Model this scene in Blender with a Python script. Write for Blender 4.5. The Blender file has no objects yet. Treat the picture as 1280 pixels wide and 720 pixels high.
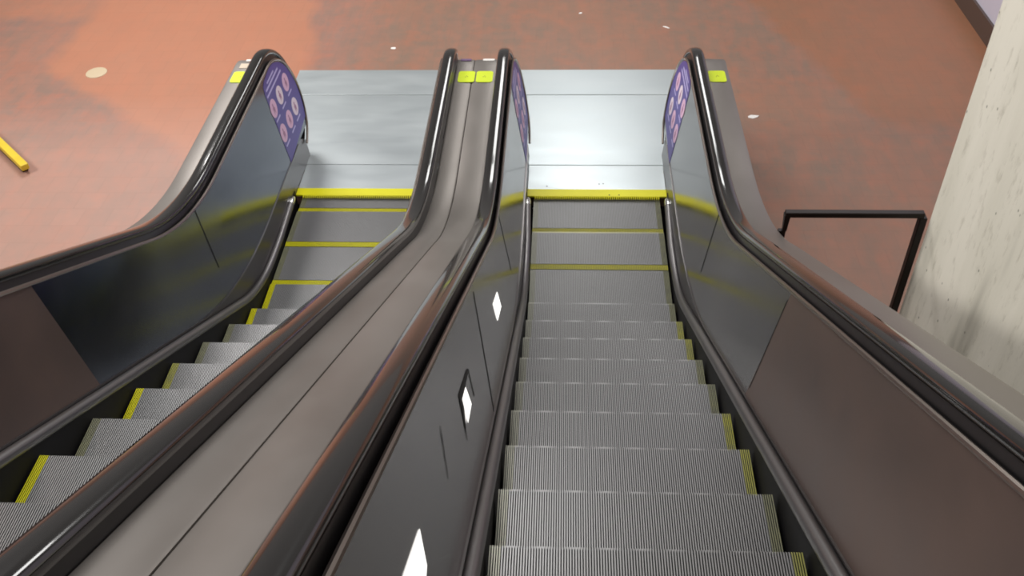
import bpy, math, random
from mathutils import Vector, Matrix
random.seed(4)
C = bpy.context.scene.collection
sc = bpy.context.scene
COS, SIN, T30 = math.cos(math.pi/6), .5, math.tan(math.pi/6)

# ------------------------------------------------------------------ materials
def mat(name, col, rough=.5, metal=0., emis=None, estr=0., coat=0., spec=.5):
    m = bpy.data.materials.new(name); m.use_nodes = True
    b = m.node_tree.nodes['Principled BSDF']
    b.inputs['Base Color'].default_value = (*col, 1)
    b.inputs['Roughness'].default_value = rough
    b.inputs['Metallic'].default_value = metal
    b.inputs['Specular IOR Level'].default_value = spec
    b.inputs['Coat Weight'].default_value = coat
    if emis:
        b.inputs['Emission Color'].default_value = (*emis, 1)
        b.inputs['Emission Strength'].default_value = estr
    return m

def N(m, kind, **kw):
    n = m.node_tree.nodes.new(kind)
    for k, v in kw.items():
        if k.startswith('_'): setattr(n, k[1:], v)
        else: n.inputs[k].default_value = v
    return n

def coords(m, scale=(1, 1, 1), rot=(0, 0, 0)):
    g = m.node_tree.nodes.new('ShaderNodeNewGeometry')
    mp = m.node_tree.nodes.new('ShaderNodeMapping')
    mp.inputs['Scale'].default_value = scale; mp.inputs['Rotation'].default_value = rot
    m.node_tree.links.new(g.outputs['Position'], mp.inputs['Vector'])
    return mp.outputs['Vector']

def ramp(m, fac, stops):
    r = m.node_tree.nodes.new('ShaderNodeValToRGB')
    els = r.color_ramp.elements
    while len(els) < len(stops): els.new(.5)
    for e, (p, c) in zip(els, stops):
        e.position = p; e.color = (*c, 1)
    m.node_tree.links.new(fac, r.inputs['Fac'])
    return r.outputs['Color']

def mixc(m, fac, a, b, mode='MIX'):
    n = m.node_tree.nodes.new('ShaderNodeMix'); n.data_type = 'RGBA'; n.blend_type = mode
    L = m.node_tree.links
    if isinstance(fac, (int, float)): n.inputs[0].default_value = fac
    else: L.new(fac, n.inputs[0])
    for s, v in ((6, a), (7, b)):
        if isinstance(v, tuple): n.inputs[s].default_value = (*v, 1)
        else: L.new(v, n.inputs[s])
    return n.outputs[2]

def grained(m, base, var, scale, amount=.5, rvar=None, detail=4):
    """base colour drifting to var with a procedural noise"""
    v = coords(m, scale)
    n = N(m, 'ShaderNodeTexNoise', Scale=1., Detail=float(detail), Roughness=.6)
    m.node_tree.links.new(v, n.inputs['Vector'])
    c = ramp(m, n.outputs['Fac'], [(.5-.28*amount-.02, base), (.5+.28*amount+.02, var)])
    b = m.node_tree.nodes['Principled BSDF']
    m.node_tree.links.new(c, b.inputs['Base Color'])
    if rvar:
        mr = N(m, 'ShaderNodeMapRange'); mr.inputs['To Min'].default_value = rvar[0]; mr.inputs['To Max'].default_value = rvar[1]
        mr.inputs['From Min'].default_value = .3; mr.inputs['From Max'].default_value = .7
        m.node_tree.links.new(n.outputs['Fac'], mr.inputs['Value'])
        m.node_tree.links.new(mr.outputs['Result'], b.inputs['Roughness'])
    return m

# terracotta paving with browner zones
M_floor = mat('terracotta_tiles', (.3, .12, .08), .42)
LB = (.0, -4.23); NB = (.84, -1.38)
def build_floor_mat(m):
    L = m.node_tree.links; b = m.node_tree.nodes['Principled BSDF']
    def noise(scale, detail=3, rough=.6, off=(0, 0, 0)):
        v = coords(m, scale)
        n = N(m, 'ShaderNodeTexNoise', Scale=1., Detail=float(detail), Roughness=rough)
        L.new(v, n.inputs['Vector']); return n.outputs['Fac']
    small = ramp(m, noise((7, 7, 1), 4), [(.40, (.27, .175, .14)), (.62, (.36, .19, .145))])
    streak = ramp(m, noise((8, 2.2, 1), 3), [(.40, (.25, .165, .13)), (.62, (.37, .165, .115))])
    g = mixc(m, .5, small, streak)
    spots = ramp(m, noise((2.6, 3.4, 1), 3, .7), [(.52, (0, 0, 0)), (.68, (1, 1, 1))])
    g = mixc(m, spots, g, mixc(m, .34, g, (.46, .16, .095)))
    zone = N(m, 'ShaderNodeTexNoise', Scale=.62, Detail=1.5, Roughness=.5)
    L.new(coords(m, (1, 1, 1)), zone.inputs['Vector'])
    zf = N(m, 'ShaderNodeMapRange'); zf.inputs['From Min'].default_value = .44; zf.inputs['From Max'].default_value = .56
    L.new(zone.outputs['Fac'], zf.inputs['Value'])
    g = mixc(m, zf.outputs['Result'], g, mixc(m, .25, g, (.42, .18, .11)))
    sep = m.node_tree.nodes.new('ShaderNodeSeparateXYZ')
    wob = N(m, 'ShaderNodeTexNoise', Scale=2.2, Detail=2.); L.new(coords(m), wob.inputs['Vector'])
    wsub = m.node_tree.nodes.new('ShaderNodeVectorMath'); wsub.operation = 'MULTIPLY_ADD'
    L.new(wob.outputs['Color'], wsub.inputs[0]); wsub.inputs[1].default_value = (.34, .34, 0); L.new(coords(m), wsub.inputs[2])
    L.new(wsub.outputs[0], sep.inputs[0])          # ragged borders (adds about .17)
    def step(sock, lo, hi):
        r = N(m, 'ShaderNodeMapRange'); r.inputs['From Min'].default_value = lo; r.inputs['From Max'].default_value = hi
        L.new(sock, r.inputs['Value']); return r.outputs['Result']
    def mul(a, c):
        n = m.node_tree.nodes.new('ShaderNodeMath'); n.operation = 'MULTIPLY'; L.new(a, n.inputs[0]); L.new(c, n.inputs[1]); return n.outputs[0]
    def lincomb(a, c):
        q = m.node_tree.nodes.new('ShaderNodeMath'); q.operation = 'MULTIPLY_ADD'; L.new(sep.outputs['Y'], q.inputs[0]); q.inputs[1].default_value = a
        q2 = m.node_tree.nodes.new('ShaderNodeMath'); q2.operation = 'MULTIPLY_ADD'; L.new(sep.outputs['X'], q2.inputs[0]); q2.inputs[1].default_value = c; L.new(q.outputs[0], q2.inputs[2])
        return q2.outputs[0]
    OR = (.50, .205, .115)
    # orange field in front of the left newel, its left border slanting, its near border slanting the other way
    a = mul(step(lincomb(LB[0], 1.), LB[1]-.06, LB[1]+.10), step(lincomb(.16, 1.), -1.42, -1.56))
    a = mul(a, step(lincomb(1., NB[0]), NB[1]-.08, NB[1]+.12))
    g = mixc(m, a, g, mixc(m, .68, g, OR))
    far = step(sep.outputs['Y'], 2.95, 3.1)
    g = mixc(m, mul(far, step(sep.outputs['X'], -4.4, -4.9)), g, mixc(m, .5, g, OR))
    r2 = mul(step(lincomb(.335, 1.), 3.24, 3.38), step(sep.outputs['Y'], 1.0, 1.3))
    g = mixc(m, r2, g, mixc(m, .5, g, (.38, .14, .06)))
    pale = mul(step(sep.outputs['X'], -2.4, -2.9), step(sep.outputs['Y'], 1.6, .6))
    g = mixc(m, pale, g, mixc(m, .35, g, (.52, .34, .29)))
    right = step(sep.outputs['X'], -2.2, -1.6)
    g = mixc(m, right, g, mixc(m, 1., g, (.92, .95, .88), 'MULTIPLY'))
    # faint joints between the pavers
    br = N(m, 'ShaderNodeTexBrick', Scale=1.); br.inputs['Mortar Size'].default_value = .006
    br.inputs['Brick Width'].default_value = .2; br.inputs['Row Height'].default_value = .2; br.inputs['Mortar Smooth'].default_value = .6
    br.inputs['Color1'].default_value = (1, 1, 1, 1); br.inputs['Color2'].default_value = (.97, .965, .965, 1); br.inputs['Mortar'].default_value = (.93, .93, .93, 1)
    L.new(coords(m), br.inputs['Vector'])
    g = mixc(m, 1., g, br.outputs['Color'], 'MULTIPLY')
    L.new(g, b.inputs['Base Color'])
build_floor_mat(M_floor)

M_plate = grained(mat('brushed_landing_steel', (.5, .53, .55), .3, .75), (.55, .61, .63), (.60, .65, .66), (1.2, 4, 1), .9, (.34, .44))
M_step = mat('step_aluminium', (.40, .40, .40), .42, .5)
M_step_y = mat('faintly_yellow_aluminium', (.37, .37, .31), .42, .5)
M_groove = mat('step_groove_shade', (.018, .018, .019), .7)  # near-black colour puts shade into the gaps between ribs
M_riser = mat('riser_grey', (.16, .16, .17), .5, .5)
M_yel = grained(mat('safety_yellow', (.80, .72, .01), .45), (.88, .82, .005), (.95, .90, .01), (9, 9, 9), .9)
M_yel_worn = grained(mat('worn_safety_yellow', (.45, .42, .1), .5), (.34, .34, .16), (.56, .54, .08), (14, 14, 14), .8)
M_yel_side = grained(mat('used_safety_yellow', (.6, .55, .05), .45), (.56, .54, .10), (.70, .64, .04), (14, 14, 14), .8)
M_yel_dull = grained(mat('dirty_yellow_grey', (.3, .3, .2), .5), (.24, .24, .18), (.36, .36, .2), (14, 14, 14), .8)
M_panel = grained(mat('dark_polished_steel_panel', (.2, .2, .21), .16, 1.), (.37, .365, .37), (.45, .44, .44), (2, 1.3, 2.), .8, (.13, .24))
M_panel_l = grained(mat('blue_dark_polished_panel', (.12, .13, .15), .16, 1.), (.16, .175, .21), (.22, .24, .28), (2, 1.3, 2.), .8, (.13, .24))
M_panel_refl = grained(mat('brown_reflection_panel', (.2, .17, .16), .3, .7), (.165, .13, .12), (.26, .175, .145), (1.3, 1.1, 1.5), .9, (.28, .4))  # brown reflection of the surroundings painted into the near panel lengths
M_kick = mat('dark_steel_kick_panel', (.13, .12, .125), .3, 1.)
M_mould = mat('steel_moulding', (.20, .19, .19), .35, 1.)
M_skirt = mat('black_skirt_panel', (.012, .011, .013), .6, spec=.25)
M_tube = mat('dark_bronze_deflector', (.26, .25, .25), .36, .9)
M_cap = mat('bright_metal_cap', (.85, .85, .82), .18, 1.)
M_rubber = mat('glossy_black_rubber', (.014, .013, .012), .14, 0., coat=.6)
M_black = mat('black_track', (.012, .011, .012), .35)
M_bronze = mat('bronze_trim', (.36, .31, .275), .28, 1.)
M_deck = grained(mat('brushed_bronze_deck', (.3, .27, .25), .42, .65), (.235, .215, .195), (.29, .265, .245), (3, 1.2, 1.2), .8, (.38, .48))
M_clad = mat('outer_cladding', (.25, .23, .22), .4, .8)
M_seam = mat('seam_black', (.008, .008, .009), .6)
M_sticker = mat('lime_yellow_sticker', (.72, .88, .01), .5)
M_beige = mat('beige_label', (.62, .52, .4), .5)
M_white = mat('white_paper', (.85, .82, .78), .6)
M_purple = mat('purple_label', (.16, .09, .2), .5)
M_blue = mat('violet_blue_vinyl', (.10, .075, .33), .4)
M_pink = mat('pink_disc', (.78, .50, .68), .5)
M_pink2 = mat('dark_pink_figure', (.42, .2, .34), .5)
M_pink3 = mat('pale_pink_disc', (.85, .72, .80), .5)
M_lilac = mat('lilac_text', (.55, .5, .8), .5)
M_ink = mat('dark_ink', (.08, .07, .05), .6)
M_glow = mat('glowing_white_shape', (.9, .9, .88), .3, 0., (1, .98, .94), 1.1)  # emissive white for the diamond shapes added to the panel
M_rail = mat('dark_brown_painted_steel', (.012, .006, .005), .4, spec=.3)
M_barY = grained(mat('yellow_painted_bar', (.6, .4, .02), .45), (.62, .42, .02), (.75, .56, .04), (5, 5, 5), .9)
M_scuff = mat('scuffed_grey_patch', (.5, .48, .46), .4, .6)
M_disc = mat('pale_buff_disc', (.56, .45, .30), .5)
M_base = mat('dark_brown_base', (.09, .062, .052), .4)
M_wall = grained(mat('lavender_white_wall', (.55, .52, .62), .6), (.62, .60, .72), (.66, .64, .75), (1, 1, 1), .8)

M_conc = mat('board_marked_concrete', (.5, .47, .38), .75)
def build_conc(m):
    L = m.node_tree.links; b = m.node_tree.nodes['Principled BSDF']
    n1 = N(m, 'ShaderNodeTexNoise', Scale=1., Detail=3., Roughness=.55); L.new(coords(m, (3.2, 3.2, .5), (math.radians(-6), 0, 0)), n1.inputs['Vector'])
    c = ramp(m, n1.outputs['Fac'], [(.33, (.50, .475, .40)), (.45, (.78, .745, .635)), (.62, (.86, .82, .71))])
    n2 = N(m, 'ShaderNodeTexNoise', Scale=1., Detail=5., Roughness=.7); L.new(coords(m, (22, 22, 7)), n2.inputs['Vector'])
    d = ramp(m, n2.outputs['Fac'], [(.30, (.78, .77, .75)), (.45, (1, 1, 1))])
    c = mixc(m, 1., c, d, 'MULTIPLY')
    n3 = N(m, 'ShaderNodeTexVoronoi', Scale=1.); L.new(coords(m, (14, 14, 9)), n3.inputs['Vector'])
    e = ramp(m, n3.outputs['Distance'], [(.05, (.35, .34, .32)), (.085, (1, 1, 1))])
    c = mixc(m, 1., c, e, 'MULTIPLY')
    L.new(c, b.inputs['Base Color'])
    bp = N(m, 'ShaderNodeBump', Strength=.12, Distance=.02); L.new(n2.outputs['Fac'], bp.inputs['Height']); L.new(bp.outputs['Normal'], b.inputs['Normal'])
build_conc(M_conc)

# ------------------------------------------------------------------ mesh helpers
class MB:
    def __init__(s): s.v = []; s.f = []; s.m = []; s.mats = []
    def mi(s, m):
        if m not in s.mats: s.mats.append(m)
        return s.mats.index(m)
    def add(s, vs, fs, m):
        o = len(s.v); s.v += [tuple(p) for p in vs]; k = s.mi(m)
        for f in fs: s.f.append(tuple(o+i for i in f)); s.m.append(k)
    def box(s, a, b, m):
        (x0, y0, z0), (x1, y1, z1) = a, b
        x0, x1 = sorted((x0, x1))
        vs = [(x, y, z) for x in (x0, x1) for y in (y0, y1) for z in (z0, z1)]
        s.add(vs, [(0, 1, 3, 2), (4, 6, 7, 5), (0, 4, 5, 1), (2, 3, 7, 6), (0, 2, 6, 4), (1, 5, 7, 3)], m)
    def grid(s, rows, m, close=False, caps=False):
        """rows of points (one ring per station)"""
        n = len(rows[0]); fs = []
        for i in range(len(rows)-1):
            for j in range(n if close else n-1):
                k = (j+1) % n
                fs.append((i*n+j, (i+1)*n+j, (i+1)*n+k, i*n+k))
        if caps:
            fs.append(tuple(range(n))); fs.append(tuple((len(rows)-1)*n+j for j in reversed(range(n))))
        s.add([p for r in rows for p in r], fs, m)
    def tube(s, pts, r, m, n=10, caps=True):
        rows = []; pts = [Vector(p) for p in pts]
        for i, p in enumerate(pts):
            t = (pts[min(i+1, len(pts)-1)]-pts[max(i-1, 0)]).normalized()
            a = Vector((1, 0, 0)) if abs(t.x) < .9 else Vector((0, 1, 0))
            u = t.cross(a).normalized(); w = t.cross(u)
            rr = r[i] if isinstance(r, (list, tuple)) else r
            rows.append([p+u*(rr*math.cos(2*math.pi*k/n))+w*(rr*math.sin(2*math.pi*k/n)) for k in range(n)])
        s.grid(rows, m, True, caps)
    def build(s, name, parent=None, smooth=False, bevel=0, origin=None):
        me = bpy.data.meshes.new(name)
        vs = s.v
        if origin: vs = [(x-origin[0], y-origin[1], z-origin[2]) for x, y, z in vs]
        me.from_pydata(vs, [], s.f); me.update()
        for m in s.mats: me.materials.append(m)
        for p, k in zip(me.polygons, s.m): p.material_index = k; p.use_smooth = smooth
        import bmesh
        bm = bmesh.new(); bm.from_mesh(me); bmesh.ops.recalc_face_normals(bm, faces=bm.faces); bm.to_mesh(me); bm.free()
        if smooth: me.set_sharp_from_angle(angle=math.radians(40))
        o = bpy.data.objects.new(name, me); C.objects.link(o)
        if parent: o.parent = parent
        if origin: o.location = origin
        if bevel:
            b = o.modifiers.new('bevel', 'BEVEL'); b.width = bevel; b.segments = 2; b.limit_method = 'ANGLE'
        return o

def tag(o, label, cat, group=None):
    o['label'] = label; o['category'] = cat
    if group: o['group'] = group
    return o
def thing(name, label, cat, loc=(0, 0, 0), group=None):
    o = bpy.data.objects.new(name, None); C.objects.link(o); o.location = loc
    o.empty_display_size = .1
    return tag(o, label, cat, group)
def struct(o): o['kind'] = 'structure'; return o

# ------------------------------------------------------------------ side-view curves z(y)
def curve(zf, c, tl):
    """flat at zf, then the 30 degree line z = -T30*y + c, joined by an arc of tangent length tl"""
    yi = (c-zf)/T30            # where both meet (negative)
    R = tl/math.tan(math.radians(15)); y1 = yi+tl; y2 = yi-tl*COS
    def z(y):
        if y >= y1: return zf
        if y <= y2: return -T30*y+c
        return zf+R-math.sqrt(max(R*R-(y1-y)**2, 0))
    return z
NC = -.66
Znose = curve(0., NC, .30)
Zrail = curve(.955, .06, .50)
Ztop = curve(.895, .0, .50)
Zfoot = curve(.25, NC+.092, .75)
Ztube = curve(.055, NC+.062, .36)
Zdeck_f = curve(.855, .025, .50)
YMIN = -6.6
def ys(a, b, fine=.06):
    out = []; y = a
    while y < b-1e-6:
        out.append(y); y += fine if y > -2.5 else .25
    out.append(b); return out

NOSE_TL = .30
def nose_at(s):
    """point on the nosing path at arc length s uphill from the comb"""
    yi = NC/T30; R = NOSE_TL/math.tan(math.radians(15)); y1 = yi+NOSE_TL; y2 = yi-NOSE_TL*COS
    if s < -y1: return (-s, 0.)
    a = s+y1; arc = R*math.pi/6
    if a < arc:
        th = a/R; return (y1-R*math.sin(th), R-R*math.cos(th))
    return (y2-(a-arc)*COS, -T30*y2+NC+(a-arc)*SIN)

# newel disc
NY, NZ, NR = .25, .495, .40    # centre and radius of the panel's rounded end
def xin(y, z):                  # inner panel leans outward towards the top
    f, t = (.25, .895) if y > -.9 else (Zfoot(y), Ztop(y))
    return .505+.097*(z-f)/(t-f) if z > f else .505-.012*(f-z)/.2

def arc_pts(r, a0, a1, n):      # around the newel, 90 deg = top, going down towards +y
    return [(NY+r*math.cos(math.radians(a0+(a1-a0)*i/n)), NZ+r*math.sin(math.radians(a0+(a1-a0)*i/n))) for i in range(n+1)]

def rail_path(off, r, a1=-72):
    """centre line of a rail: incline, flat, round the newel; off = height offset from the handrail centre"""
    pts = [(y, Zrail(y)+off) for y in ys(YMIN, NY)]
    pts += arc_pts(r, 90, a1, 26)[1:]
    return pts

def sweep(mb, pts, prof, m, X, s, xc, closed=True, caps=True):
    """pts (y, z); prof (a, b): a outward in x, b along the upward normal; X(y, z) gives the base x"""
    rows = []
    for i, (y, z) in enumerate(pts):
        y0, z0 = pts[max(i-1, 0)]; y1, z1 = pts[min(i+1, len(pts)-1)]
        ty, tz = y1-y0, z1-z0; l = math.hypot(ty, tz); ty /= l; tz /= l
        ny, nz = -tz, ty
        xb = X(y, z)
        rows.append([(xc+s*(xb+a), y+ny*b, z+nz*b) for a, b in prof])
    mb.grid(rows, m, closed, caps)

# ------------------------------------------------------------------ floor, wall, pit
xL, xR = -2.57, .88
f = MB()
def slab(x0, x1, y0, y1): f.box((x0, y0, -.12), (x1, y1, 0), M_floor)
slab(-9, xL, -7, 8); slab(xR, 9, -7, 8); slab(xL, xR, 0.03, 8)
struct(f.build('floor'))
p = MB()
p.box((xL, YMIN-.4, -1.0), (xR, .03, -.9), M_skirt)
p.box((xL, .0, -.9), (xR, .03, -.12), M_skirt)
struct(p.build('trim_1'))
w = MB(); w.box((3.49, -7, 0), (3.75, 8, 6), M_wall); struct(w.build('wall_right'))
w = MB(); w.box((3.465, -7, 0), (3.49, 8, .185), M_base); struct(w.build('baseboard_right'))

# concrete pillar
pl = MB()
prof = [(1.61, -1.70), (1.655, -1.655), (2.75, -1.655), (2.75, -3.9), (1.61, -3.9)]
pl.grid([[(x, y, z) for x, y in prof] for z in (0, 2, 4, 6)], M_conc, True, True)
tag(pl.build('concrete_pillar', origin=(2.1, -2.7, 0)), 'pale board-marked concrete pillar right of the right escalator, stained with grey streaks', 'pillar')

# ------------------------------------------------------------------ steps
SW = .4525; PITCH = .00795
def make_step(name, xc, s, stripe, side, label, group, other=None, st=.036):
    y, z = nose_at(s)
    yb, zb = nose_at(s+.405)               # the nose of the step behind (uphill)
    depth = .405 if zb-z > .03 else (y-yb)-.0015
    root = thing(name, label, 'escalator step', (xc, y, z), group)
    def ribs(x0, x1, y0, y1, m):
        b = MB(); n = max(1, round((x1-x0)/PITCH)); q = (x1-x0)/n; prof = []
        for i in range(n):
            a = x0+i*q
            prof += [(a, 0.), (a+q*.52, 0.), (a+q*.56, -.011), (a+q*.96, -.011)]
        prof.append((x1, -.011))
        nose = [(y1, -.028), (y1, -.006), (y1-.006, 0.)]
        # top of the ribs is one material, grooves another
        rows = []
        for yy, dz in ((y0, 0), (y1-.004, 0), (y1, -.004)):
            rows.append([(px, yy, pz+dz) for px, pz in prof])
        rows.append([(px, y1, -.03) for px, pz in prof])
        nn = len(prof); vs = [v for r in rows for v in r]
        ft, fg = [], []
        for i in range(len(rows)-1):
            for j in range(nn-1):
                fc = (i*nn+j, i*nn+j+1, (i+1)*nn+j+1, (i+1)*nn+j)
                (ft if j % 4 == 0 or i == 2 else fg).append(fc)
        b.add(vs, ft, m); b.add(vs, fg, M_groove)
        return b
    rs = .055
    y0, y1 = -depth, 0.
    ribs(-SW+st, SW-st, y0+rs, y1, M_step).build('tread', root)
    ribs(-SW, -SW+st, y0+rs, y1, side if xc < -1 else (other or M_step_y)).build('side_stripe', root)
    ribs(SW-st, SW, y0+rs, y1, side if xc > -1 else M_step_y).build('side_stripe', root)
    b = ribs(-SW, SW, y0, y0+rs, stripe); b.build('rear_stripe', root)
    b = MB()                                 # body with a curved riser face below the nose
    rz = -.20
    prof = [(y1-.001, -.012), (y1-.001, -.03)]+[(y1-.10*math.sin(math.radians(a))*.6-.002, -.03-.17*(a/90)) for a in (15, 30, 45, 60, 75, 90)]
    prof += [(y0+.03, rz), (y0+.001, -.05), (y0+.001, -.012)]
    b.grid([[(x, yy, zz) for yy, zz in prof] for x in (-SW+.001, SW-.001)], M_riser, True, True)
    b.build('riser_body', root)
    return root

WORDS = ['first', 'second', 'third', 'fourth', 'fifth', 'sixth', 'seventh', 'eighth', 'ninth', 'tenth', 'eleventh', 'twelfth', 'thirteenth', 'fourteenth']
XRE, XLE = 0., -1.693
S_R = 2.454-5*.405; S_L = 2.236-5*.405
for k in range(-1, 12):
    s = S_R+.405*k
    if k < 0: continue
    stripe = M_yel_worn if k < 2 else M_yel_dull
    side = {3: M_yel_worn, 4: M_yel_worn, 7: M_yel_worn, 8: M_yel_worn, 10: M_yel_worn}.get(k, M_yel_dull)
    look = 'flat step with a worn yellow rear line' if k < 2 else 'grey grooved step'
    make_step('escalator_step', XRE, s, M_yel_side if k < 3 else M_yel_dull, side,
              f'{look}, {WORDS[k]} up from the right escalator comb', 'steps of the right escalator')
for k in range(0, 14):
    s = S_L+.405*k
    side = {2: M_yel, 3: M_yel, 6: M_yel_worn, 7: M_yel, 9: M_yel, 11: M_yel}.get(k, M_yel_dull)
    look = {True: 'grooved step with bright yellow side stripe', False: 'dull grooved step'}[side is M_yel]
    make_step('escalator_step', XLE, s, M_yel if k < 4 else M_yel_worn, side,
              f'{look}, {WORDS[k]} up from the left escalator comb', 'steps of the left escalator')
# the flat piece already sliding under each comb
for xc, s, wd in ((XRE, S_R-.405, 'right'), (XLE, S_L-.405, 'left')):
    o = make_step('escalator_step', xc, s, M_yel_side if xc > -1 else M_yel, M_yel_dull, f'grey grooved step sliding under the yellow comb of the {wd} escalator', f'steps of the {wd} escalator')
    o.location.z = -.014; o.location.y -= .001

# ------------------------------------------------------------------ landing plates
def landing(xc, label, x0, x1):
    root = thing('landing_plate', label, 'landing plate', (xc, .9, 0))
    b = MB()
    b.box((x0-xc, .365-.9, .001), (x1-xc, 1.392-.9, .012), M_plate)
    b.box((x0-xc, 1.400-.9, .001), (x1-xc, 1.82-.9, .012), M_plate)
    b.build('floor_plate', root, bevel=.002)
    b = MB(); b.box((-.5, .05-.9, .001), (.5, .358-.9, .0125), M_plate)
    b.box((x0-xc, .30-.9, .001), (x1-xc, .358-.9, .0115), M_plate); b.build('comb_plate', root, bevel=.002)
    b = MB(); b.box((-.5, -.035-.9, .0015), (.5, .0497-.9, .0135), M_yel)
    n = 60
    for i in range(n):
        x = -.45+.9*(i+.5)/n
        b.add([(x-.004, -.035-.9, .0135), (x+.004, -.035-.9, .0135), (x+.0015, -.062-.9, .003), (x-.0015, -.062-.9, .003),
               (x-.004, -.035-.9, .002), (x+.004, -.035-.9, .002)], [(0, 1, 2, 3), (4, 3, 2, 5), (0, 3, 4), (1, 5, 2)], M_yel)
    b.build('comb', root)['label'] = 'bright yellow comb strip'
    for sx, sy in ((-.36, .085), (.02, .115), (.05, .12), (.09, -.02), (.16, -.02)):
        b = MB(); b.add([(sx+.006*math.cos(a), sy-.9+.006*math.sin(a), .0148) for a in [i*math.pi/4 for i in range(8)]]+[(sx, sy-.9, .0139)],
              [tuple(range(8))]+[(i, (i+1) % 8, 8) for i in range(8)], M_ink)
        if xc == 0: b.build('screw', root)
    return root
landing(XRE, 'grey brushed steel landing plate with yellow comb at the foot of the right escalator', -.844, .858)
landing(XLE, 'grey brushed steel landing plate with yellow comb at the foot of the left escalator', -2.56, -.849)

# ------------------------------------------------------------------ balustrades
RP = [(-.040, -.004), (-.038, .008), (-.030, .015), (-.015, .019), (0, .020), (.015, .019), (.030, .015), (.038, .008), (.040, -.004),
      (.036, -.016), (.026, -.018), (.024, -.010), (-.024, -.010), (-.026, -.018), (-.036, -.016)]
def Xrail(y, z):
    return .66-.10*max(0, (.90-z))/.9 if y > NY else .66

def panel_point(y, z, lift=0.): return xin(y, z)-lift
def onpanel(s, xc, y, z, lift): return (xc+s*(xin(y, z)-lift), y, z)

def poly_on_panel(mb, s, xc, pts, m, lift, thick=.0008):
    """a thin flat sheet following the panel; pts in (y, z)"""
    n = len(pts)
    vs = [onpanel(s, xc, y, z, lift) for y, z in pts]+[onpanel(s, xc, y, z, lift-thick) for y, z in pts]
    mb.add(vs, [tuple(range(n)), tuple(range(2*n-1, n-1, -1))]+[(i, (i+1) % n, n+(i+1) % n, n+i) for i in range(n)], m)

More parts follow.
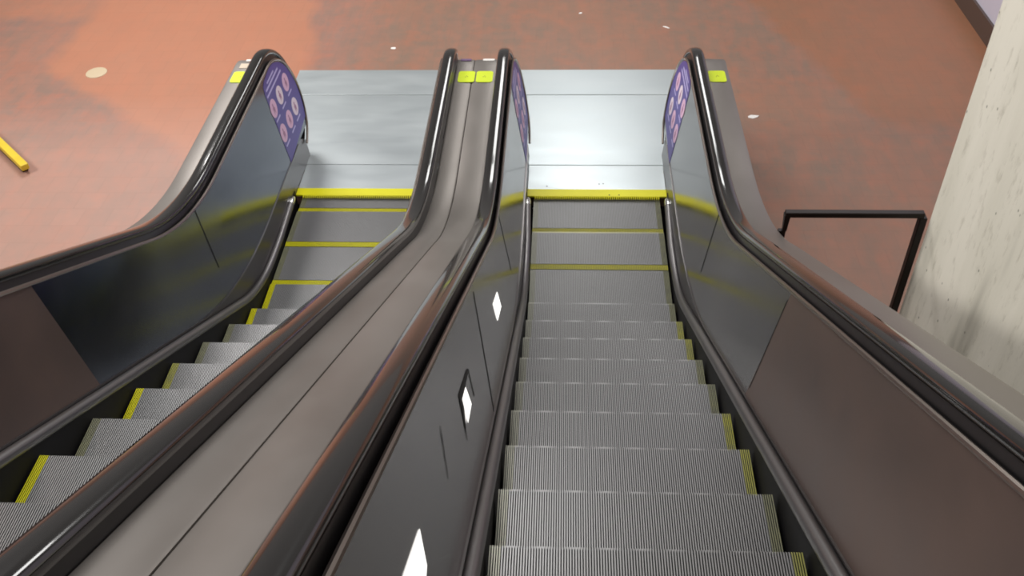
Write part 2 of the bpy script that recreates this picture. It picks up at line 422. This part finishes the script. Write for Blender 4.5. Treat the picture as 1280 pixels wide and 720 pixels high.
def balustrade(xc, s, label, mpanel, sticker=True, seams=(), extra=None, outer=.87, mnear=None):
    root = thing('escalator_balustrade', label, 'escalator balustrade', (xc+s*.66, .25, 0))
    O = root.location.copy()
    def fin(mb, name, parent=root, smooth=True, **k):
        o = mb.build(name, None, smooth, **k); o.parent = parent
        if parent is root: o.matrix_parent_inverse = Matrix.Translation(-O)
        return o
    # handrail
    b = MB(); sweep(b, rail_path(0, .955-NZ, -80), RP, M_rubber, Xrail, s, xc)
    fin(b, 'handrail')
    # black track the handrail runs on
    b = MB(); sweep(b, rail_path(-.03, .925-NZ, -80), [(-.022, .022), (.035, .022), (.045, -.05), (-.045, -.045)], M_black, Xrail, s, xc)
    fin(b, 'handrail_track', smooth=False)
    # bronze trim along the top of the inner panel
    b = MB()
    pts = [(y, Ztop(y)+.004) for y in ys(YMIN, NY)]+arc_pts(.404, 90, -60, 26)[1:]
    sweep(b, pts, [(.009*math.cos(a), .009*math.sin(a)) for a in [i*math.pi/4 for i in range(8)]], M_bronze, lambda y, z: xin(y, min(z, .9) if y > -.9 else z)-.002, s, xc)
    fin(b, 'top_trim')
    # inner panel, leaning outwards, rounded at the newel
    rows = []; yy = sorted(set([y for y in ys(YMIN, NY)]+[-2.955]))+[NY+NR*math.sin(math.radians(a)) for a in (8, 16, 24, 32, 40, 48, 56, 64, 72, 80, 86)]
    for y in yy:
        zt, zb = Ztop(y), Zfoot(y)
        if y > NY:
            h = math.sqrt(NR*NR-(y-NY)**2); zt = NZ+h; zb = max(.25, NZ-h) if NZ-h < .25 else NZ-h
        rows.append([(xc+s*xin(y, zb+(zt-zb)*k/6), y, zb+(zt-zb)*k/6) for k in range(7)])
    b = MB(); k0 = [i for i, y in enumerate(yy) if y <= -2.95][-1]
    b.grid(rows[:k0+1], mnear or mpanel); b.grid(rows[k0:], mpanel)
    back = [[(x+s*.012, y, z) for x, y, z in r] for r in rows]
    b.grid(back, mpanel)
    panel = fin(b, 'inner_panel')
    # kick panel between the deflector and the inner panel
    rows = []
    for y in [y for y in ys(YMIN, NY)]+[.30, .35, .40, .45, .49]:
        z0 = Ztube(y)-.03 if y < -.1 else 0.013; z1 = Zfoot(y)
        if y > NY+.02: z1 = .25-.10*((y-NY-.02)/.22)**2
        zz = [z0+(z1-z0)*k/3 for k in range(4)]
        xk = .493 if y < -.5 else .493+.008*min(1, (y+.5)/.4)
        rows.append([(xc+s*(xk+.012*k/3), y, zz[k]) for k in range(4)]+[(xc+s*.56, y, z1), (xc+s*.56, y, z0)])
    b = MB(); b.grid(rows, M_kick, True, True); fin(b, 'kick_panel')
    b = MB(); sweep(b, [(y, Zfoot(y)+.001) for y in ys(YMIN, NY+.02)], [(-.004, .004), (.006, .004), (.006, -.004), (-.004, -.004)], M_mould, lambda y, z: .503, s, xc)
    fin(b, 'panel_moulding', smooth=False)
    # skirt beside the steps
    rows = []
    for y in ys(YMIN, -.04):
        xs = .464 if y < -.6 else .464+.034*min(1, (y+.6)/.5)
        z = Znose(y)
        rows.append([(xc+s*xs, y, z-.35), (xc+s*xs, y, z+.05), (xc+s*(xs+.02), y, z+.05), (xc+s*(xs+.02), y, z-.35)])
    b = MB(); b.grid(rows, M_skirt, True, True); fin(b, 'skirt_panel', smooth=False)
    # round deflector above the skirt with a bright cap
    def Xt(y, z): return .482 if y < -.6 else .482+.014*min(1, (y+.6)/.5)
    ypts = ys(YMIN, -.17)
    b = MB(); b.tube([(xc+s*Xt(y, 0), y, Ztube(y)) for y in ypts], .025, M_tube, 14)
    df = fin(b, 'skirt_deflector')
    b = MB(); x = xc+s*Xt(-.17, 0)
    b.tube([(x, -.21, .055), (x, -.17, .055), (x, -.14, .053), (x, -.12, .048), (x, -.11, .042)], [.0265, .0265, .023, .016, .004], M_cap, 14)
    fin(b, 'end_cap', df)['label'] = 'bright metal end cap'
    # outer deck and cladding down to the floor
    def Zd(y, x):
        lift = .0
        k = min(1, max(0, (-y-1.0)/1.0))
        return Zrail(y)-.10+.05*k
    rows = []
    ends = [y for y in ys(YMIN, NY)]+[.32, .38, .43, .47, .495]
    for y in ends:
        z = Zd(min(y, 0), 0)
        if y > .38: z -= (y-.38)**2*3.2
        rows.append([(xc+s*.703, y, z-.08), (xc+s*.703, y, z), (xc+s*(.715), y, z+.003), (xc+s*(outer-.01), y, z), (xc+s*(outer-.002), y, z-.004), (xc+s*outer, y, z-.015)])
    b = MB(); b.grid(rows, M_deck, False)
    b.add([rows[-1][0], rows[-1][1], rows[-1][3], rows[-1][5], (xc+s*outer, .495, .02), (xc+s*.703, .495, .02)], [(0, 1, 2, 3, 4, 5)], M_deck)
    deck = fin(b, 'outer_deck')
    rows = [[(xc+s*outer, y, r[5][2]), (xc+s*outer, y, .0135), (xc+s*(outer-.006), y, .0135), (xc+s*(outer-.006), y, r[5][2])] for y, r in zip(ends, rows)]
    b = MB(); b.grid(rows, M_clad, True, True); fin(b, 'outer_cladding', smooth=False)
    # newel body between panel and cladding
    b = MB()
    ring = arc_pts(.398, 88, -88, 24)
    ring = [(y, z) for y, z in ring]
    A = [(xc+s*(xin(y, z)+.014), y, z) for y, z in ring]; B = [(xc+s*.702, y, z) for y, z in ring]
    b.grid([[a, c] for a, c in zip(A, B)], M_black); fin(b, 'newel_core')
    # yellow sticker near the end of the deck
    b = MB()
    xs0, xs1 = (.728, .842)
    def rr(x0, x1, y0, y1, r, z, m, th=.0015):
        pts = []
        for cx, cy, a0 in ((x1-r, y1-r, 0), (x0+r, y1-r, 90), (x0+r, y0+r, 180), (x1-r, y0+r, 270)):
            for a in (0, 30, 60, 90):
                pts.append((xc+s*(cx+r*math.cos(math.radians(a0+a))), cy+r*math.sin(math.radians(a0+a)), z+th))
        n = len(pts); b.add(pts+[(x, y, z) for x, y, z0 in pts], [tuple(range(n))]+[(i, (i+1) % n, n+(i+1) % n, n+i) for i in range(n)], m)
    zs = Zd(0, 0)+.004
    rr(xs0, xs1, .10, .25, .02, zs, M_sticker)
    b2 = b
    for dx, dy in ((0, .01), (.008, .0), (-.006, -.004)):
        rr((xs0+xs1)/2+dx-.003, (xs0+xs1)/2+dx+.003, .17+dy, .176+dy, .002, zs+.0012, M_ink, .0006)
    st = fin(b, 'yellow_sticker', deck, False); st['label'] = 'lime yellow rounded square sticker'
    if extra: extra(rr, xc, s, zs, fin, deck, lambda: MB())
    # violet safety sticker on the rounded end
    if sticker:
        b = MB()
        pts = [(.03, .25), (.03, .80), (.05, .85), (.09, .868)]
        pts += [(NY+.388*math.cos(math.radians(a)), NZ+.388*math.sin(math.radians(a))) for a in range(98, -38, -8)]
        poly_on_panel(b, s, xc, pts, M_blue, .002)
        for cy, cz, fl in STK:
            circ = [(cy+.066*math.cos(a), cz+.066*math.sin(a)) for a in [i*math.pi/10 for i in range(20)]]
            poly_on_panel(b, s, xc, circ, M_pink if fl else M_pink3, .003)
            fig = [(-.012, -.045), (-.018, .005), (-.006, .014), (-.010, .026), (0, .038), (.010, .026), (.006, .014), (.02, -.002), (.012, -.045), (0, -.012)]
            poly_on_panel(b, s, xc, [(cy+p*1., cz+q) for p, q in fig], M_pink2, .0038)
        for z0, a0, a1, q in LINES:
            poly_on_panel(b, s, xc, [(a0, z0-q), (a1, z0-q), (a1, z0+q), (a0, z0+q)], M_lilac, .003)
        so = fin(b, 'safety_sticker', panel, False); so['label'] = 'violet-blue safety sticker with six pink pictogram discs'
    # seams between panel lengths
    for (y0, z0), (y1, z1), wd in seams:
        b = MB(); poly_on_panel(b, s, xc, [(y0-wd, z0), (y0+wd, z0), (y1+wd, z1), (y1-wd, z1)], M_seam, .0015, .0012)
        fin(b, 'panel_joint', panel, False)
    return root, fin, panel, deck

# discs and text lines of the safety sticker, (y, z) on the panel
STK = [(.45, .665, 1), (.268, .665, 0), (.085, .665, 1), (.46, .46, 0), (.28, .46, 1), (.095, .46, 1)]
LINES = [(.834, .13, .31, .006), (.806, .07, .40, .007), (.768, .05, .44, .007)]
LINES += [(.575, a, a+.10, .006) for a in (.05, .23, .41)]+[(.37, a, a+.10, .006) for a in (.06, .24, .40)]

def extra_left(rr, xc, s, zs, fin, deck, new):
    pass
FAR = ((-1.44, .985), (-1.50, .56), .005)
NEAR = ((-2.95, 1.66), (-2.97, 1.20), .003)
def marks_left(rr, xc, s, zs, fin, deck, new):
    def card(x0, x1, y0, y1, m, name, label):
        mb = new(); z = zs-.002
        mb.box((xc+s*x0, y0, z), (xc+s*x1, y1, z+.003), m); o = fin(mb, name, deck, False); o['label'] = label
    card(.725, .825, .30, .365, M_beige, 'deck_label', 'beige label near the rounded deck end')
    card(.735, .80, .40, .425, M_white, 'deck_label', 'small white label at the deck end')
def marks_center(rr, xc, s, zs, fin, deck, new):
    x0, x1, m, l = ((.725, .80, M_purple, 'dark purple label at the deck end') if xc < -1 else (.73, .81, M_white, 'small white label at the deck end'))
    mb = new(); mb.box((xc+s*x0, .405, zs-.006), (xc+s*x1, .43, zs-.001), m); fin(mb, 'deck_label', deck, False)['label'] = l
BL = balustrade(XLE, -1, 'dark polished balustrade with violet sticker and black handrail left of the left escalator', M_panel_l, seams=[FAR], extra=marks_left, mnear=M_panel_refl)
BCL = balustrade(XLE, 1, 'black handrail and brushed bronze deck between the escalators, side nearer the left escalator', M_panel_l, outer=.823, extra=marks_center)
BCR = balustrade(XRE, -1, 'dark polished balustrade with glowing white diamonds and black handrail left of the right escalator', M_panel,
                 seams=[FAR, ((-2.86, 1.60), (-3.18, 1.28), .010)], outer=.869, extra=marks_center)
BR = balustrade(XRE, 1, 'wide polished balustrade with painted brown reflection and black handrail right of the right escalator', M_panel,
                seams=[FAR, NEAR], mnear=M_panel_refl)
# added glowing white shapes and dark outlines on the panel left of the right escalator
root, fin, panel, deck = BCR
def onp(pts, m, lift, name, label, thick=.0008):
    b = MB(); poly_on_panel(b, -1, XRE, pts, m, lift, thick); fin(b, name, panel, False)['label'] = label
onp([(-2.208, 1.026), (-2.21, .931), (-2.453, 1.065), (-2.443, 1.16)], M_glow, .002, 'panel_glow', 'small bright white diamond')
onp([(-3.537, 1.798), (-3.534, 1.712), (-3.668, 1.773), (-3.636, 1.849)], M_glow, .0035, 'panel_glow', 'bright white diamond with a black outline')
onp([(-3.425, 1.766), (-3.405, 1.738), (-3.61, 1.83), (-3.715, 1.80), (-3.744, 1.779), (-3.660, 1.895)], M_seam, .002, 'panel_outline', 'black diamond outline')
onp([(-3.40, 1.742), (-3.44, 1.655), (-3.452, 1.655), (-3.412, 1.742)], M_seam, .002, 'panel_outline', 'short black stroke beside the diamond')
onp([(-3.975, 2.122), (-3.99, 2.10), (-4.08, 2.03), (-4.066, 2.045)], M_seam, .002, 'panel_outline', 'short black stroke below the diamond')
onp([(-4.42, 2.30), (-4.47, 2.235), (-4.58, 2.25), (-4.72, 2.46), (-4.598, 2.405)], M_glow, .002, 'panel_glow', 'large bright white diamond at the bottom of the view')

# camera ---------------------------------------------------------------
yaw, pitch, roll = -.0682, .7241, -.0355
cp, sp, cy, sy = math.cos(pitch), math.sin(pitch), math.cos(yaw), math.sin(yaw)
fw = Vector((sy*cp, cy*cp, -sp)); rt = Vector((cy, -sy, 0)); up = rt.cross(fw)
r2 = rt*math.cos(roll)+up*math.sin(roll); u2 = -rt*math.sin(roll)+up*math.cos(roll)
cam = bpy.data.cameras.new('camera'); co = bpy.data.objects.new('camera', cam); C.objects.link(co)
mw = Matrix((r2, u2, -fw)).transposed().to_4x4(); mw.translation = Vector((-.2522, -5.6302, 4.0836)); co.matrix_world = mw
cam.sensor_width = 36; cam.lens = 1193.02/1280*36; cam.clip_start = .05
sc.camera = co

# ------------------------------------------------------------------ barrier rail between deck and pillar
t = thing('barrier_railing', 'dark brown metal barrier rail between the right escalator deck and concrete pillar', 'railing', (1.585, -1.67, 0))
b = MB(); b.box((-.695, -.018, 1.085), (.0, .018, 1.115), M_rail); b.build('top_bar', t, bevel=.004)
b = MB(); b.box((-.02, -.02, 0), (.018, .02, 1.085), M_rail); b.build('post', t, bevel=.004)
b = MB(); b.add([(-.700, -.02, 1.10), (-.67, -.02, 1.10), (-.677, -.02, 1.0), (-.697, -.02, 1.0), (-.700, .014, 1.10), (-.67, .014, 1.10), (-.677, .0, 1.0), (-.697, .0, 1.0)],
              [(0, 1, 2, 3), (4, 7, 6, 5), (0, 4, 5, 1), (3, 2, 6, 7), (0, 3, 7, 4), (1, 5, 6, 2)], M_rail)
b.box((-.716, -.018, .93), (-.680, .006, 1.0), M_rail)
b.build('bracket', t)

# ------------------------------------------------------------------ small things on the floor
def scrap(loc, size, rot, label, m=M_white, name='paper_scrap', cat='litter'):
    b = MB(); n = 7; r = random.Random(hash(loc) & 255)
    pts = []
    for i in range(n):
        a = 2*math.pi*i/n; k = .75+.4*r.random()
        x, y = size[0]*k*math.cos(a), size[1]*k*math.sin(a)
        pts.append((x*math.cos(rot)-y*math.sin(rot), x*math.sin(rot)+y*math.cos(rot), .0015+.006*r.random()))
    b.add(pts+[(x, y, .0003) for x, y, z in pts], [(i, (i+1) % n, n+(i+1) % n, n+i) for i in range(n)]+[tuple(range(n)), tuple(range(2*n-1, n-1, -1))], m)
    o = b.build(name); o.location = (loc[0], loc[1], 0); return tag(o, label, cat)
scrap((1.27, 1.07), (.045, .026), .2, 'white crumpled paper scrap on red tiles right of the right newel')
scrap((-1.79, 2.24), (.026, .018), 0, 'tiny white scrap on red tiles beyond the left landing plate')
scrap((-.09, 2.93), (.02, .014), .3, 'tiny white fleck on red tiles at the top middle of the view')
scrap((.70, 2.63), (.042, .01), -.6, 'thin white paper strip on red tiles beyond the right landing plate')
b = MB(); n = 28
rows = [[(r*math.cos(2*math.pi*i/n), r*1.05*math.sin(2*math.pi*i/n), z) for i in range(n)] for r, z in ((.092, .0005), (.09, .005), (.08, .007), (.02, .0075))]
b.grid(rows, M_disc, True, True); o = b.build('floor_cover_disc', smooth=True); o.location = (-4.385, 1.80, 0)
tag(o, 'round pale buff disc set on the tiles at upper left', 'floor disc')
t = thing('yellow_barrier_bar', 'yellow painted bar lying on the tiled floor at the left edge', 'barrier bar', (-4.60, .50, 0))
d = Vector((.44, -.42)).normalized(); nrm = Vector((-d.y, d.x))
b = MB()
def barbox(u0, u1, v0, v1, z0, z1, m):
    vs = []
    for u in (u0, u1):
        for v in (v0, v1):
            for z in (z0, z1):
                q = d*u+nrm*v; vs.append((q.x, q.y, z))
    b.add(vs, [(0, 1, 3, 2), (4, 6, 7, 5), (0, 4, 5, 1), (2, 3, 7, 6), (0, 2, 6, 4), (1, 5, 7, 3)], m)
barbox(-1.6, .37, -.03, .03, .03, .08, M_barY); b.build('bar', t, bevel=.008)
b = MB(); barbox(-1.55, .33, -.022, .022, 0, .03, M_skirt); b.build('foot_strip', t)

# ------------------------------------------------------------------ lights
def area(name, loc, size, power, col=(1, 1, 1), rot=(0, 0, 0), sizey=None):
    l = bpy.data.lights.new(name, 'AREA'); l.energy = power; l.color = col; l.size = size
    if sizey: l.shape = 'RECTANGLE'; l.size_y = sizey
    o = bpy.data.objects.new(name, l); C.objects.link(o); o.location = loc; o.rotation_euler = rot
    return o
area('hall_ceiling_lamp', (-.1, 6.0, 4.8), 1.6, 80, (1, .99, .97), (math.radians(-25), 0, 0), 1.6)
area('hall_ceiling_lamp', (-4.5, 3.5, 5.0), 1.8, 230, (1, .97, .95), (0, 0, 0), 1.8)
area('hall_ceiling_lamp', (2.6, 2.5, 5.5), 1.8, 70, (1, .98, .96), (0, 0, 0), 1.8)
area('escalator_ceiling_lamp', (-1.8, -1.2, 5.9), 2.5, 150, (1, .99, .97), (0, 0, 0), 1.2)
area('pillar_fill', (-6.5, -.8, 3.4), .8, 190, (1, .97, .92), (0, math.radians(-85), 0), 1.6)  # unseen fill added to brighten the pillar's left face
sc.cycles.filter_width = 2.0      # the photograph is soft
wd = bpy.data.worlds.new('world'); sc.world = wd; wd.use_nodes = True
wd.node_tree.nodes['Background'].inputs['Color'].default_value = (.85, .80, .78, 1)
wd.node_tree.nodes['Background'].inputs['Strength'].default_value = .24

vs_ = sc.view_settings; vs_.view_transform = 'Standard'; vs_.look = 'None'; vs_.gamma = 1; vs_.use_curve_mapping = False
vs_.exposure = 0.
